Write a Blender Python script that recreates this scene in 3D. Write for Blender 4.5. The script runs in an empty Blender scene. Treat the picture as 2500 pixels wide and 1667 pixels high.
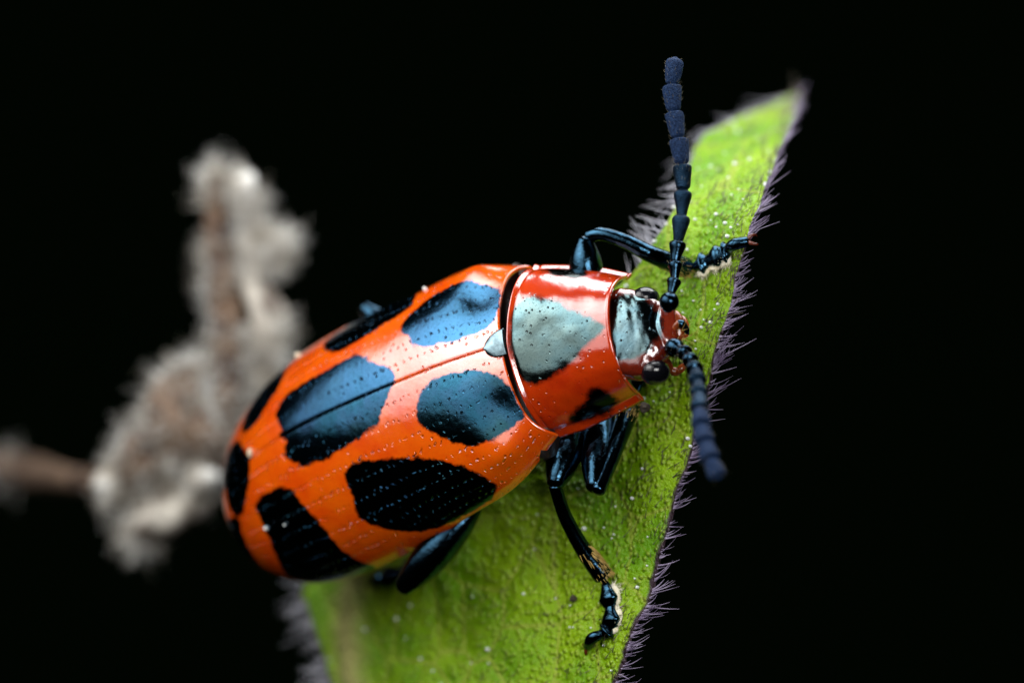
import bpy, math, random
import numpy as np
from mathutils import Vector

# 1 Blender unit = 1 millimetre (macro photograph of a beetle about 9 mm long)
scn = bpy.context.scene
scn.unit_settings.system = 'METRIC'
scn.unit_settings.scale_length = 0.001
rng = np.random.default_rng(7)
random.seed(7)
COL = scn.collection

# ------------------------------------------------------------------ camera
CAM_D = 60.0
cam = bpy.data.cameras.new('camera')
cam_o = bpy.data.objects.new('camera', cam)
COL.objects.link(cam_o)
cam_o.location = (0, 0, CAM_D)
cam.sensor_width = 72.0
cam.lens = 72.0 * CAM_D / (2500 / 150.0)
cam.clip_start = 0.5
cam.clip_end = 500
FOCUS_Z = 0.75
APERTURE = 2.0
cam.dof.use_dof = True
cam.dof.focus_distance = CAM_D - FOCUS_Z
cam.dof.aperture_fstop = 1e-3 * cam.lens / APERTURE
cam.dof.aperture_blades = 0
scn.camera = cam_o

# ------------------------------------------------------------------ world and lamps
world = bpy.data.worlds.new('World')
scn.world = world
world.use_nodes = True
world.node_tree.nodes['Background'].inputs[0].default_value = (0.25, 0.6, 0.2, 1)
world.node_tree.nodes['Background'].inputs[1].default_value = 0.0018


def area_lamp(name, direction, dist, sx, sy, radiance, color, up=(0, 0, 1), target=(0, 0, 0)):
    l = bpy.data.lights.new(name, 'AREA')
    l.shape = 'RECTANGLE'
    l.size, l.size_y = sx, sy
    l.energy = radiance * math.pi * sx * sy
    l.color = color
    o = bpy.data.objects.new(name, l)
    COL.objects.link(o)
    d = Vector(direction).normalized()
    o.location = Vector(target) + d * dist
    zax = d
    xax = Vector(up).cross(zax).normalized()
    yax = zax.cross(xax)
    from mathutils import Matrix
    m = Matrix((xax, yax, zax)).transposed()
    o.rotation_euler = m.to_euler()
    o['kind'] = 'helper'
    return o


# one wide flash diffuser over the beetle's back, a smaller one above, a small one beside the lens
HOT_U, HOT_V = 0.32, 0.37
KEY = area_lamp('flash_softbox', (-0.76, 0.47, 0.36), 30, 28, 52, 3.4, (1.0, 0.99, 0.97), target=(3.2, 1.5, 4.65))
# the diffuser is brighter in front of the flash tube and falls off towards its rim
KEY.data.use_nodes = True
_t = KEY.data.node_tree
_em = _t.nodes['Emission']
_geo = _t.nodes.new('ShaderNodeNewGeometry')
_sub = _t.nodes.new('ShaderNodeVectorMath')
_sub.operation = 'SUBTRACT'
_t.links.new(_geo.outputs['Parametric'], _sub.inputs[0])
_sub.inputs[1].default_value = (HOT_U, HOT_V, 0)
_scl = _t.nodes.new('ShaderNodeVectorMath')
_scl.operation = 'MULTIPLY'
_t.links.new(_sub.outputs[0], _scl.inputs[0])
_scl.inputs[1].default_value = (1.7, 2.1, 0)
_len = _t.nodes.new('ShaderNodeVectorMath')
_len.operation = 'LENGTH'
_t.links.new(_scl.outputs[0], _len.inputs[0])
_mr = _t.nodes.new('ShaderNodeMapRange')
_mr.interpolation_type = 'SMOOTHSTEP'
_mr.inputs[1].default_value, _mr.inputs[2].default_value = 0.0, 1.15
_mr.inputs[3].default_value, _mr.inputs[4].default_value = 1.9, 0.42
_t.links.new(_len.outputs['Value'], _mr.inputs[0])
_t.links.new(_mr.outputs[0], _em.inputs['Strength'])
TOP = area_lamp('top_softbox', (-0.02, 1.0, -0.12), 14, 17, 14, 6.0, (0.97, 0.99, 1.0), target=(6.4, 1.0, -1.8))
FRONT = area_lamp('front_flash', (0.24, 0.16, 0.95), 44, 17, 13, 13.0, (1.0, 0.99, 0.97), up=(0, 1, 0))

vs = scn.view_settings
vs.view_transform = 'Standard'
vs.look = 'None'
vs.exposure = 0.2
vs.gamma = 1.0
vs.use_curve_mapping = False
scn.cycles.use_denoising = True
scn.cycles.max_bounces = 6

# ------------------------------------------------------------------ helpers
K = 2500 / 2352.0
PPM = 150.0


def ray(dx, dy, z):
    """measured picture position at a chosen depth z -> point in the scene"""
    f = (CAM_D - z) / CAM_D
    return np.array([(dx * K - 1250) / PPM * f, (833.5 - dy * K) / PPM * f, z])


def project(P):
    f = CAM_D / (CAM_D - P[..., 2])
    return np.stack([(1250 + P[..., 0] * f * PPM) / K, (833.5 - P[..., 1] * f * PPM) / K], -1)


def smooth(o):
    o.data.polygons.foreach_set('use_smooth', [True] * len(o.data.polygons))


def mesh_obj(name, V, F, mat, parent=None, attrs=None, shade=True):
    me = bpy.data.meshes.new(name)
    me.from_pydata([tuple(v) for v in np.asarray(V, float)], [], [tuple(map(int, f)) for f in F])
    me.materials.append(mat)
    for k, a in (attrs or {}).items():
        a = np.asarray(a, np.float32)
        if a.ndim == 1:
            at = me.attributes.new(k, 'FLOAT', 'POINT')
            at.data.foreach_set('value', a)
        else:
            at = me.attributes.new(k, 'FLOAT_VECTOR', 'POINT')
            at.data.foreach_set('vector', a.ravel())
    me.update()
    o = bpy.data.objects.new(name, me)
    COL.objects.link(o)
    if parent is not None:
        o.parent = parent
    if shade:
        smooth(o)
    return o


def empty(name, loc=(0, 0, 0), parent=None):
    o = bpy.data.objects.new(name, None)
    COL.objects.link(o)
    o.location = loc
    o.empty_display_size = 0.3
    if parent is not None:
        o.parent = parent
    return o


def grid_faces(n, m, wrap=False, flip=False):
    F = []
    for i in range(n - 1):
        for j in range(m if wrap else m - 1):
            j2 = (j + 1) % m
            f = (i * m + j, i * m + j2, (i + 1) * m + j2, (i + 1) * m + j)
            F.append(f[::-1] if flip else f)
    return F


def catmull(P, R, n):
    """resample a polyline with radii as a Catmull-Rom curve"""
    P = np.asarray(P, float)
    R = np.asarray(R, float)
    if len(P) == 2:
        u = np.linspace(0, 1, n)[:, None]
        return P[0] * (1 - u) + P[1] * u, (R[0] * (1 - u) + R[1] * u)[:, 0]
    Q = np.column_stack([P, R])
    Q = np.vstack([2 * Q[0] - Q[1], Q, 2 * Q[-1] - Q[-2]])
    seg = len(P) - 1
    out = []
    for x in np.linspace(0, seg - 1e-6, n):
        i = int(x)
        u = x - i
        a, b, c, d = Q[i:i + 4]
        out.append(0.5 * (2 * b + (c - a) * u + (2 * a - 5 * b + 4 * c - d) * u * u + (3 * b - a - 3 * c + d) * u ** 3))
    out = np.array(out)
    return out[:, :3], np.maximum(out[:, 3], 1e-4)


def tube_geo(P, R, n=24, sides=14, flat=1.0, flat_dir=None, cap=True, lump=0.0, lump_scale=3.0):
    C, r = catmull(P, R, n)
    T = np.gradient(C, axis=0)
    T /= np.linalg.norm(T, axis=1, keepdims=True) + 1e-12
    ref = np.array(flat_dir if flat_dir is not None else (0.3, 0.2, 0.93), float)
    V = []
    N = ref - T[0] * (ref @ T[0])
    rows = []
    ph = rng.random(6) * 6.28

    def ring(c, t, nrm, b, rad, flatv):
        th = np.linspace(0, 2 * np.pi, sides, endpoint=False)
        rr = rad * np.ones(sides)
        if lump:
            rr = rr * (1 + lump * (np.sin(c[0] * lump_scale + th * 2 + ph[0]) * 0.5 + np.sin(c[1] * lump_scale * 1.7 + th * 3 + ph[1]) * 0.35 + np.sin(c[1] * lump_scale * 3.1 - th * 5 + ph[2]) * 0.25))
        return c + np.outer(np.cos(th) * rr * flatv, nrm) + np.outer(np.sin(th) * rr, b)
    frames = []
    for i in range(n):
        N = N - T[i] * (N @ T[i])
        N /= np.linalg.norm(N) + 1e-12
        frames.append((N.copy(), np.cross(T[i], N)))
    if cap:
        for k in (0.03, 0.35, 0.75):
            h = r[0] * 0.55
            rows.append(ring(C[0] - T[0] * h * math.cos(k * 1.57), T[0], *frames[0], r[0] * math.sin(k * 1.57), flat))
    for i in range(n):
        rows.append(ring(C[i], T[i], *frames[i], r[i], flat))
    if cap:
        for k in (0.75, 0.35, 0.03):
            h = r[-1] * 0.55
            rows.append(ring(C[-1] + T[-1] * h * math.cos(k * 1.57), T[-1], *frames[-1], r[-1] * math.sin(k * 1.57), flat))
    V = np.concatenate(rows)
    F = grid_faces(len(rows), sides, wrap=True)
    return V, F


def tube(name, P, R, mat, parent=None, **kw):
    V, F = tube_geo(P, R, **kw)
    return mesh_obj(name, V, F, mat, parent)


def merge(parts):
    V, F, o = [], [], 0
    for v, f in parts:
        V.append(v)
        F += [tuple(i + o for i in q) for q in f]
        o += len(v)
    return np.concatenate(V), F


def hairs_geo(base, direc, length, radius, bend, seg=4):
    """many thin three-sided curved hairs in one mesh; arrays of shape (n,3) / (n,)"""
    n = len(base)
    direc = direc / (np.linalg.norm(direc, axis=1, keepdims=True) + 1e-9)
    ref = rng.normal(size=(n, 3))
    n1 = np.cross(direc, ref)
    n1 /= np.linalg.norm(n1, axis=1, keepdims=True) + 1e-9
    n2 = np.cross(direc, n1)
    rows = []
    for k in range(seg + 1):
        u = k / seg
        c = base + direc * (length * u)[:, None] + bend * (length * u * u)[:, None]
        rr = radius * (1 - 0.82 * u)
        for j in range(3):
            a = j * 2.0944
            rows.append(c + n1 * (rr * math.cos(a))[:, None] + n2 * (rr * math.sin(a))[:, None])
    V = np.stack(rows, 1).reshape(-1, 3)
    m = 3 * (seg + 1)
    F = []
    for h in range(n):
        o = h * m
        for k in range(seg):
            for j in range(3):
                j2 = (j + 1) % 3
                F.append((o + k * 3 + j, o + k * 3 + j2, o + k * 3 + 3 + j2, o + k * 3 + 3 + j))
    return V, F


def vnoise(x, y, seed=0):
    """cheap smooth value noise"""
    r = np.random.default_rng(seed)
    tab = r.random((64, 64))
    xi, yi = np.floor(x).astype(int), np.floor(y).astype(int)
    fx, fy = x - xi, y - yi
    fx, fy = fx * fx * (3 - 2 * fx), fy * fy * (3 - 2 * fy)
    g = lambda a, b: tab[a % 64, b % 64]
    return (g(xi, yi) * (1 - fx) + g(xi + 1, yi) * fx) * (1 - fy) + (g(xi, yi + 1) * (1 - fx) + g(xi + 1, yi + 1) * fx) * fy - 0.5


# ------------------------------------------------------------------ materials
class NT:
    def __init__(self, name):
        self.m = bpy.data.materials.new(name)
        self.m.use_nodes = True
        self.t = self.m.node_tree
        self.t.nodes.clear()
        self.out = self.t.nodes.new('ShaderNodeOutputMaterial')

    def n(self, typ, props=None, **ins):
        nd = self.t.nodes.new('ShaderNode' + typ)
        for k, v in (props or {}).items():
            setattr(nd, k, v)
        for k, v in ins.items():
            key = int(k[1:]) if k[0] == 'i' and k[1:].isdigit() else k.replace('_', ' ')
            self.set(nd.inputs[key], v)
        return nd

    def set(self, sock, v):
        if isinstance(v, bpy.types.NodeSocket):
            self.t.links.new(v, sock)
        elif isinstance(v, bpy.types.Node):
            self.t.links.new(v.outputs[0], sock)
        else:
            if isinstance(v, (tuple, list)) and len(v) == 3 and sock.type == 'RGBA':
                v = (*v, 1)
            sock.default_value = v

    def math(self, op, a, b=0.0, c=0.0, clamp=False):
        return self.n('Math', {'operation': op, 'use_clamp': clamp}, i0=a, i1=b, i2=c).outputs[0]

    def mix(self, f, a, b):
        nd = self.t.nodes.new('ShaderNodeMix')
        nd.data_type = 'RGBA'
        self.set(nd.inputs[0], f)
        self.set(nd.inputs[6], a)
        self.set(nd.inputs[7], b)
        return nd.outputs[2]

    def ramp(self, v, lo, hi):
        return self.n('MapRange', {'interpolation_type': 'SMOOTHSTEP'}, i0=v, i1=lo, i2=hi, i3=0.0, i4=1.0).outputs[0]

    def noise(self, scale, detail=3.0, vec=None, rough=0.55):
        nd = self.n('TexNoise', None, Scale=scale, Detail=detail, Roughness=rough)
        self.set(nd.inputs['Vector'], vec if vec is not None else self.obj())
        return nd.outputs[0]

    def voro(self, scale, vec=None, feature='F1', rand=1.0):
        nd = self.n('TexVoronoi', {'feature': feature}, Scale=scale, Randomness=rand)
        self.set(nd.inputs['Vector'], vec if vec is not None else self.obj())
        return nd.outputs[0]

    def obj(self):
        if not hasattr(self, '_tc'):
            self._tc = self.n('TexCoord')
        return self._tc.outputs['Object']

    def attr(self, name, which='Fac'):
        return self.n('Attribute', {'attribute_name': name}).outputs[which]

    def bsdf(self, **kw):
        nd = self.t.nodes.new('ShaderNodeBsdfPrincipled')
        for k, v in kw.items():
            self.set(nd.inputs[k.replace('_', ' ')], v)
        return nd

    def bump(self, h, strength=1.0, dist=0.05, normal=None):
        nd = self.n('Bump', None, Strength=strength, Distance=dist, Height=h)
        if normal is not None:
            self.set(nd.inputs['Normal'], normal)
        return nd.outputs[0]

    def done(self, s):
        self.t.links.new(s.outputs[0] if isinstance(s, bpy.types.Node) else s, self.out.inputs[0])
        return self.m


def cuticle(name, ground, ground2, spot_lo, spot_hi, pits='rows', bump=0.9, ior=2.15, soft=0.028, rough=0.13, third=None, left_sheen=None, side_dark=False):
    """lacquered beetle shell: pigmented ground, metallic dark spots (attribute 'sdf' < 0 inside a spot)"""
    t = NT(name)
    sdf = t.attr('sdf')
    uv = t.n('SeparateXYZ', None, i0=t.attr('uvp', 'Vector'))
    u, v = uv.outputs[0], uv.outputs[1]
    n_small = t.noise(60.0, 2.0)
    if pits == 'rows':
        row = t.math('FLOOR', v)
        hsh = t.math('FRACT', t.math('MULTIPLY', t.math('SINE', t.math('MULTIPLY', row, 12.99)), 437.5))
        wob = t.math('MULTIPLY', t.math('SUBTRACT', t.noise(7.0, 3.0), 0.5), 0.9)
        fu = t.math('SUBTRACT', t.math('FRACT', t.math('ADD', t.math('ADD', t.math('MULTIPLY', u, 7.4), hsh), t.math('MULTIPLY', wob, 2.2))), 0.5)
        fv = t.math('SUBTRACT', t.math('FRACT', t.math('ADD', v, t.math('MULTIPLY', wob, 0.55))), 0.5)
        dx = t.math('MULTIPLY', fu, 0.135)
        dy = t.math('MULTIPLY', fv, 0.25)
        d = t.math('SQRT', t.math('ADD', t.math('MULTIPLY', dx, dx), t.math('MULTIPLY', dy, dy)))
        gate = t.ramp(t.noise(3.0, 3.0), 0.38, 0.55)
        pit = t.math('MULTIPLY', t.ramp(d, 0.027, 0.008), t.math('ADD', t.math('MULTIPLY', gate, 0.8), 0.2))
        vor = t.voro(4.2)
        pit2 = t.ramp(vor, 0.13, 0.05)
        pit = t.math('MAXIMUM', pit, t.math('MULTIPLY', pit2, 0.8))
    else:
        vor = t.voro(9.0)
        pit = t.math('MULTIPLY', t.ramp(vor, 0.22, 0.08), t.ramp(t.noise(2.0, 3.0), 0.42, 0.62))
    edge = t.math('ADD', sdf, t.math('MULTIPLY', t.math('SUBTRACT', t.noise(5.0, 5.0, rough=0.65), 0.5), 0.20))
    edge = t.math('SUBTRACT', edge, t.math('MULTIPLY', pit, 0.05))
    spot = t.ramp(edge, soft, -soft)
    h = t.math('MULTIPLY', pit, -0.022)
    h = t.math('ADD', h, t.math('MULTIPLY', n_small, 0.0012))
    h = t.math('ADD', h, t.math('MULTIPLY', t.noise(5.0, 2.0), 0.006))
    nrm = t.bump(h, bump, 1.0)
    gcol = t.mix(t.ramp(t.noise(1.6, 4.0), 0.35, 0.7), ground, ground2)
    gcol = t.mix(t.math('MULTIPLY', pit, 0.55), gcol, (ground2[0] * 0.25, ground2[1] * 0.2, ground2[2] * 0.2))
    streak = t.ramp(t.noise(14.0, 5.0, rough=0.7), 0.56, 0.72)
    gcol = t.mix(t.math('MULTIPLY', streak, 0.35), gcol, (ground2[0] * 0.6, ground2[1] * 0.45, ground2[2] * 0.4))
    gb = t.bsdf(Base_Color=gcol, Roughness=0.16, IOR=ior, Normal=nrm, Subsurface_Weight=0.12, Subsurface_Radius=(0.3, 0.08, 0.02), Subsurface_Scale=0.4,
                Specular_Tint=(1.0, 0.93, 0.96, 1), Coat_Weight=1.0, Coat_Roughness=0.05, Coat_Normal=nrm)
    scol = t.mix(t.ramp(t.noise(2.2, 5.0), 0.35, 0.68), spot_lo, spot_hi)
    scol = t.mix(t.ramp(t.noise(1.1, 3.0), 0.40, 0.66), scol, third or spot_hi)
    if left_sheen:
        scol = t.mix(t.math('MULTIPLY', t.math('GREATER_THAN', v, 20.0), 0.65), scol, left_sheen)  # left wing case bluer: angle-dependent sheen put into the spot colour
    scol = t.mix(t.math('MULTIPLY', t.ramp(t.noise(26.0, 4.0, rough=0.7), 0.52, 0.68), 0.6), scol, tuple(x * 0.35 for x in spot_lo))
    if side_dark:
        scol = t.mix(t.ramp(t.math('ABSOLUTE', u), 0.5, 0.62), scol, (0.016, 0.024, 0.024))
    scol = t.mix(t.math('MULTIPLY', pit, 0.35), scol, (0.004, 0.005, 0.007))
    sb = t.bsdf(Base_Color=scol, Metallic=1.0, Roughness=rough, Normal=nrm)
    mx = t.n('MixShader', None, i0=spot, i1=gb, i2=sb)
    return t.done(mx)


def gloss_black(name, tint=(0.016, 0.05, 0.085), rough=0.2, scale=18.0, b=0.006):
    t = NT(name)
    c = t.mix(t.ramp(t.noise(4.0, 3.0), 0.35, 0.7), tint, tuple(x * 0.45 for x in tint))
    nrm = t.bump(t.math('MULTIPLY', t.noise(scale, 3.0), b), 1.0, 1.0)
    return t.done(t.bsdf(Base_Color=c, Metallic=1.0, Roughness=rough, Normal=nrm))


def simple(name, c1, c2, rough=0.5, scale=8.0, bump=0.01, spec=0.5, sub=0.0, trans=0.0):
    t = NT(name)
    c = t.mix(t.ramp(t.noise(scale, 4.0), 0.3, 0.7), c1, c2)
    nrm = t.bump(t.math('MULTIPLY', t.noise(scale * 2, 3.0), bump), 1.0, 1.0)
    return t.done(t.bsdf(Base_Color=c, Roughness=rough, Normal=nrm, Specular_IOR_Level=spec, Subsurface_Weight=sub, Subsurface_Scale=0.2, Transmission_Weight=trans))


M_ELY = cuticle('orange elytron shell', (0.84, 0.115, 0.0015), (0.74, 0.068, 0.001), (0.018, 0.080, 0.130), (0.034, 0.092, 0.185), third=(0.020, 0.066, 0.085), left_sheen=(0.034, 0.108, 0.215))
M_PRO = cuticle('red pronotum shell', (0.55, 0.040, 0.002), (0.42, 0.022, 0.002), (0.085, 0.155, 0.172), (0.125, 0.205, 0.215), pits='sparse', bump=0.8, ior=2.05, soft=0.06, third=(0.095, 0.14, 0.135), side_dark=True)
M_HEAD = cuticle('red brown head shell', (0.17, 0.016, 0.005), (0.10, 0.009, 0.004), (0.070, 0.13, 0.155), (0.115, 0.18, 0.205), pits='sparse', bump=1.2, ior=2.0, soft=0.05, third=(0.09, 0.135, 0.13))
M_SCUT = gloss_black('pale metallic scutellum', (0.16, 0.23, 0.26), 0.22, 12.0, 0.004)
M_LEG = gloss_black('blue black leg', (0.024, 0.066, 0.108), 0.13, 16.0, 0.007)
M_ANT = gloss_black('blue black antenna', (0.016, 0.040, 0.068), 0.16, 30.0, 0.003)
M_ANTM = gloss_black('half glossy blue black antenna', (0.013, 0.034, 0.066), 0.36, 40.0, 0.02)
M_ANTF = simple('downy dark blue antenna', (0.004, 0.014, 0.046), (0.018, 0.044, 0.115), 0.6, 26.0, 0.04, 0.12)
M_BELLY = simple('black belly', (0.008, 0.008, 0.01), (0.02, 0.012, 0.008), 0.35)
M_PAD = simple('cream tarsal pad', (0.85, 0.82, 0.68), (0.78, 0.70, 0.48), 0.7)
M_GOLD = simple('golden bristles', (0.62, 0.42, 0.12), (0.45, 0.28, 0.07), 0.4)
M_AMBER = simple('amber mouthparts', (0.34, 0.07, 0.012), (0.16, 0.03, 0.008), 0.18, 6.0, 0.006, 0.7, 0.2)
M_BRIST = simple('grey bristles', (0.12, 0.11, 0.09), (0.3, 0.25, 0.15), 0.5)
M_CLAW = simple('dark red claw', (0.12, 0.02, 0.008), (0.05, 0.01, 0.006), 0.2)
M_CRUMB = simple('pale crumb', (0.75, 0.66, 0.5), (0.55, 0.45, 0.3), 0.8, 10, 0.03)
M_DARKCRUMB = simple('dark crumb', (0.03, 0.025, 0.02), (0.07, 0.05, 0.03), 0.8, 10, 0.03)
M_DUST = simple('white dust', (0.85, 0.87, 0.85), (0.75, 0.8, 0.8), 0.6)


def eye_material():
    t = NT('faceted black eye')
    v = t.voro(26.0, feature='F1', rand=0.25)
    h = t.math('MULTIPLY', t.math('POWER', v, 2.0), -0.004)
    return t.done(t.bsdf(Base_Color=(0.004, 0.004, 0.006), Roughness=0.14, IOR=1.55, Normal=t.bump(h, 1.0, 1.0)))


M_EYE = eye_material()


def leaf_material():
    t = NT('hairy green leaf')
    o = t.obj()
    big = t.ramp(t.noise(0.45, 3.0), 0.35, 0.65)
    c = t.mix(big, (0.15, 0.38, 0.001), (0.33, 0.56, 0.004))
    cell = t.voro(8.5)
    c = t.mix(t.math('MULTIPLY', t.ramp(cell, 0.45, 0.1), 0.45), c, (0.55, 0.70, 0.10))
    fine = t.noise(16.0, 4.0)
    c = t.mix(t.math('MULTIPLY', t.ramp(fine, 0.55, 0.75), 0.5), c, (0.13, 0.26, 0.003))
    vein = t.voro(0.75, feature='DISTANCE_TO_EDGE')
    vein2 = t.voro(2.0, feature='DISTANCE_TO_EDGE')
    vm = t.math('MAXIMUM', t.ramp(vein, 0.04, 0.0), t.math('MULTIPLY', t.ramp(vein2, 0.05, 0.0), 0.45))
    c = t.mix(t.math('MULTIPLY', vm, 0.7), c, (0.42, 0.50, 0.06))
    mid = t.attr('rib')
    c = t.mix(t.math('MULTIPLY', mid, 0.9), c, (0.58, 0.52, 0.20))
    rim = t.attr('rim')
    rimn = t.ramp(t.math('ADD', rim, t.math('MULTIPLY', t.math('SUBTRACT', t.noise(5.0, 3.0), 0.5), 0.7)), 0.45, 0.8)
    c = t.mix(rimn, c, (0.055, 0.030, 0.045))
    h = t.math('ADD', t.math('MULTIPLY', t.ramp(cell, 0.6, 0.0), 0.06), t.math('MULTIPLY', fine, 0.05))
    h = t.math('ADD', h, t.math('MULTIPLY', t.ramp(vein, 0.0, 0.2), 0.05))
    nrm = t.bump(h, 1.0, 1.0)
    b = t.bsdf(Base_Color=c, Roughness=0.34, Normal=nrm, Specular_IOR_Level=0.45)
    tr = t.n('BsdfTranslucent', None, Color=c, Normal=nrm)
    mx = t.n('MixShader', None, i0=0.22, i1=b, i2=tr)
    return t.done(mx)


M_LEAF = leaf_material()
M_RIB = simple('pale yellow green midrib', (0.42, 0.42, 0.10), (0.50, 0.42, 0.20), 0.5, 3.0, 0.03)
M_HAIR_P = simple('purple grey leaf hair', (0.15, 0.11, 0.20), (0.34, 0.29, 0.42), 0.4, 4.0, 0.0)
M_HAIR_W = simple('white leaf hair', (0.30, 0.30, 0.36), (0.50, 0.50, 0.56), 0.45, 4.0, 0.0)
M_HAIR_D = simple('dark leaf hair', (0.05, 0.035, 0.04), (0.20, 0.17, 0.13), 0.45, 4.0, 0.0)
M_TWIG = simple('dry grey brown bark', (0.22, 0.14, 0.09), (0.035, 0.018, 0.014), 0.85, 1.6, 0.12)
M_TWIG2 = simple('dry pale bark', (0.78, 0.73, 0.64), (0.09, 0.055, 0.04), 0.85, 1.4, 0.12)
M_DOWN = simple('grey white down', (0.42, 0.37, 0.30), (0.95, 0.95, 0.92), 0.8, 2.0, 0.0)

# ------------------------------------------------------------------ body frame and shell shapes
PE = [0.5148, -0.6302, -0.5715, 0.3519, -0.2084, 7.1705, 1.0162, 0.0663, -0.0029, -0.2019, 3.8292, 1.5378, 1.9499, 2.0837, 2.2008, 2.3234, 2.4054, 2.5145,
      0.7622, 1.0619, 1.3688, 1.6552, 1.8052, 1.8382, 1.8656]
PP = [0.4786, -0.1282, 0.048, -0.1792, 1.4188, 1.3921, 1.244, 0.9685, 0.9391, 0.9619, 0.9992, 0.9495, 0.3338, 0.178, 1.497, 2.0005, 0.1504, 0.0652]


def euler(a, b, c):
    ca, sa, cb, sb, cc, sc = np.cos(a), np.sin(a), np.cos(b), np.sin(b), np.cos(c), np.sin(c)
    return (np.array([[ca, -sa, 0], [sa, ca, 0], [0, 0, 1]]) @ np.array([[cb, 0, sb], [0, 1, 0], [-sb, 0, cb]]) @ np.array([[1, 0, 0], [0, cc, -sc], [0, sc, cc]]))


R0 = euler(*PE[:3])            # columns: forward, left, dorsal
O0 = np.array([PE[3], PE[4], 0.0])
AX_A, AX_S, AX_D = R0[:, 0], R0[:, 1], R0[:, 2]


def L2W(P):
    return np.asarray(P, float) @ R0.T + O0


TC = np.array([0, .12, .3, .5, .7, .86, 1.])


def spl(v, t):
    v = np.array(v)
    m = np.gradient(v, TC)
    k = np.clip(np.searchsorted(TC, t, side='right') - 1, 0, len(TC) - 2)
    h = TC[k + 1] - TC[k]
    u = (t - TC[k]) / h
    return (2 * u ** 3 - 3 * u ** 2 + 1) * v[k] + (u ** 3 - 2 * u ** 2 + u) * h * m[k] + (-2 * u ** 3 + 3 * u ** 2) * v[k + 1] + (u ** 3 - u ** 2) * h * m[k + 1]


EL = PE[5]


def elytra_local(t, q):
    """t 0..1 base to apex, q -1..1 right margin to left margin"""
    pe, tuck, b1, b2, e = PE[6:11]
    cap = np.sqrt(np.clip(1 - t ** e, 0, 1))
    w = spl(PE[11:18], t) * cap
    h = spl(PE[18:25], t) * cap
    th = q * np.pi / 2 * (1 + tuck)
    c, s = np.cos(th), np.sin(th)
    S = np.sign(s) * np.abs(s) ** pe
    Dd = np.sign(c) * np.abs(c) ** pe
    A = -EL * t[:, None] - (b1 * np.abs(S) ** 2 + b2 * np.abs(S) ** 6)[None] * (1 - t[:, None]) ** 3
    P = np.stack([A, w[:, None] * S, h[:, None] * Dd], -1)
    # shoulder bump, hollow behind it, raised thin margin, groove along the suture
    T, Q = t[:, None], np.abs(q)[None]
    g = 0.13 * np.exp(-((T - 0.075) / 0.05) ** 2 - ((Q - 0.62) / 0.13) ** 2) - 0.06 * np.exp(-((T - 0.27) / 0.10) ** 2 - ((Q - 0.80) / 0.15) ** 2)
    g = g - 0.05 * np.exp(-((T - 0.05) / 0.04) ** 2 - ((Q - 0.38) / 0.12) ** 2)
    g = g - 0.014 * np.exp(-(Q / 0.009) ** 2) * (1 - T ** 8)
    rad = np.stack([np.zeros_like(P[..., 0]), P[..., 1], P[..., 2]], -1)
    rad /= np.linalg.norm(rad, axis=-1, keepdims=True) + 1e-9
    return P + rad * g[..., None]


def pron_local(u, v):
    pit, yaw, oa, od, Lp, wb, wm, wf, h0, h1, h2, Th, bb, f, bp, fp, rol, os_ = PP
    V, U = v[:, None], u[None]
    q3 = lambda a, b, c: a * (1 - V) * (1 - 2 * V) + b * 4 * V * (1 - V) + c * V * (2 * V - 1)
    W, H = q3(wb, wm, wf), q3(h0, h1, h2)
    th = U * Th
    S = W * np.sin(th) / np.sin(Th)
    Dd = H * (np.cos(th) - np.cos(Th)) / (1 - np.cos(Th))
    Dd = 0.3 * Dd + 0.7 * H * (1 - np.abs(U) ** 4.2)
    A0 = -bb * (1 - np.abs(U) ** bp)
    A1 = Lp + f * np.abs(U) ** fp
    A = A0 + (A1 - A0) * V
    P = np.stack([A + 0 * S, S, Dd + 0 * S], -1)
    c, s = np.cos(pit), np.sin(pit)
    M = np.array([[c, 0, s], [0, 1, 0], [-s, 0, c]])
    c, s = np.cos(yaw), np.sin(yaw)
    M = np.array([[c, -s, 0], [s, c, 0], [0, 0, 1]]) @ M
    c, s = np.cos(rol), np.sin(rol)
    M = M @ np.array([[1, 0, 0], [0, c, -s], [0, s, c]])
    return P @ M.T + np.array([oa, os_, od])


def facing(W):
    n = np.cross(np.gradient(W, axis=0), np.gradient(W, axis=1))
    v = np.array([0, 0, CAM_D]) - W
    return (n * v).sum(-1)


def picker(W, U, V, sign):
    """returns a function: picture position -> surface coordinates (u, v) on the side that faces the camera"""
    X = project(W)
    ok = facing(W) * sign > 0

    def pick(pt):
        d = ((X - np.array(pt)) ** 2).sum(-1) + np.where(ok, 0, 1e7)
        i = np.unravel_index(np.argmin(d), d.shape)
        return U[i], V[i]
    return pick


def sdf_poly(X, Y, poly):
    poly = np.asarray(poly, float)
    a, b = poly, np.roll(poly, -1, 0)
    P = np.stack([X, Y], -1).reshape(-1, 2)
    best = np.full(len(P), 1e9)
    inside = np.zeros(len(P), bool)
    for (x0, y0), (x1, y1) in zip(a, b):
        ab = np.array([x1 - x0, y1 - y0])
        t = np.clip(((P - (x0, y0)) @ ab) / (ab @ ab + 1e-12), 0, 1)
        d = np.hypot(P[:, 0] - x0 - t * ab[0], P[:, 1] - y0 - t * ab[1])
        best = np.minimum(best, d)
        c = (y0 > P[:, 1]) != (y1 > P[:, 1])
        xi = (x1 - x0) * (P[:, 1] - y0) / (y1 - y0 + 1e-12) + x0
        inside ^= c & (P[:, 0] < xi)
    return np.where(inside, -best, best).reshape(X.shape)


def round_poly(p, n=2):
    p = np.asarray(p, float)
    for _ in range(n):
        q = np.roll(p, -1, 0)
        p = np.stack([0.75 * p + 0.25 * q, 0.25 * p + 0.75 * q], 1).reshape(-1, 2)
    return p


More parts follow.
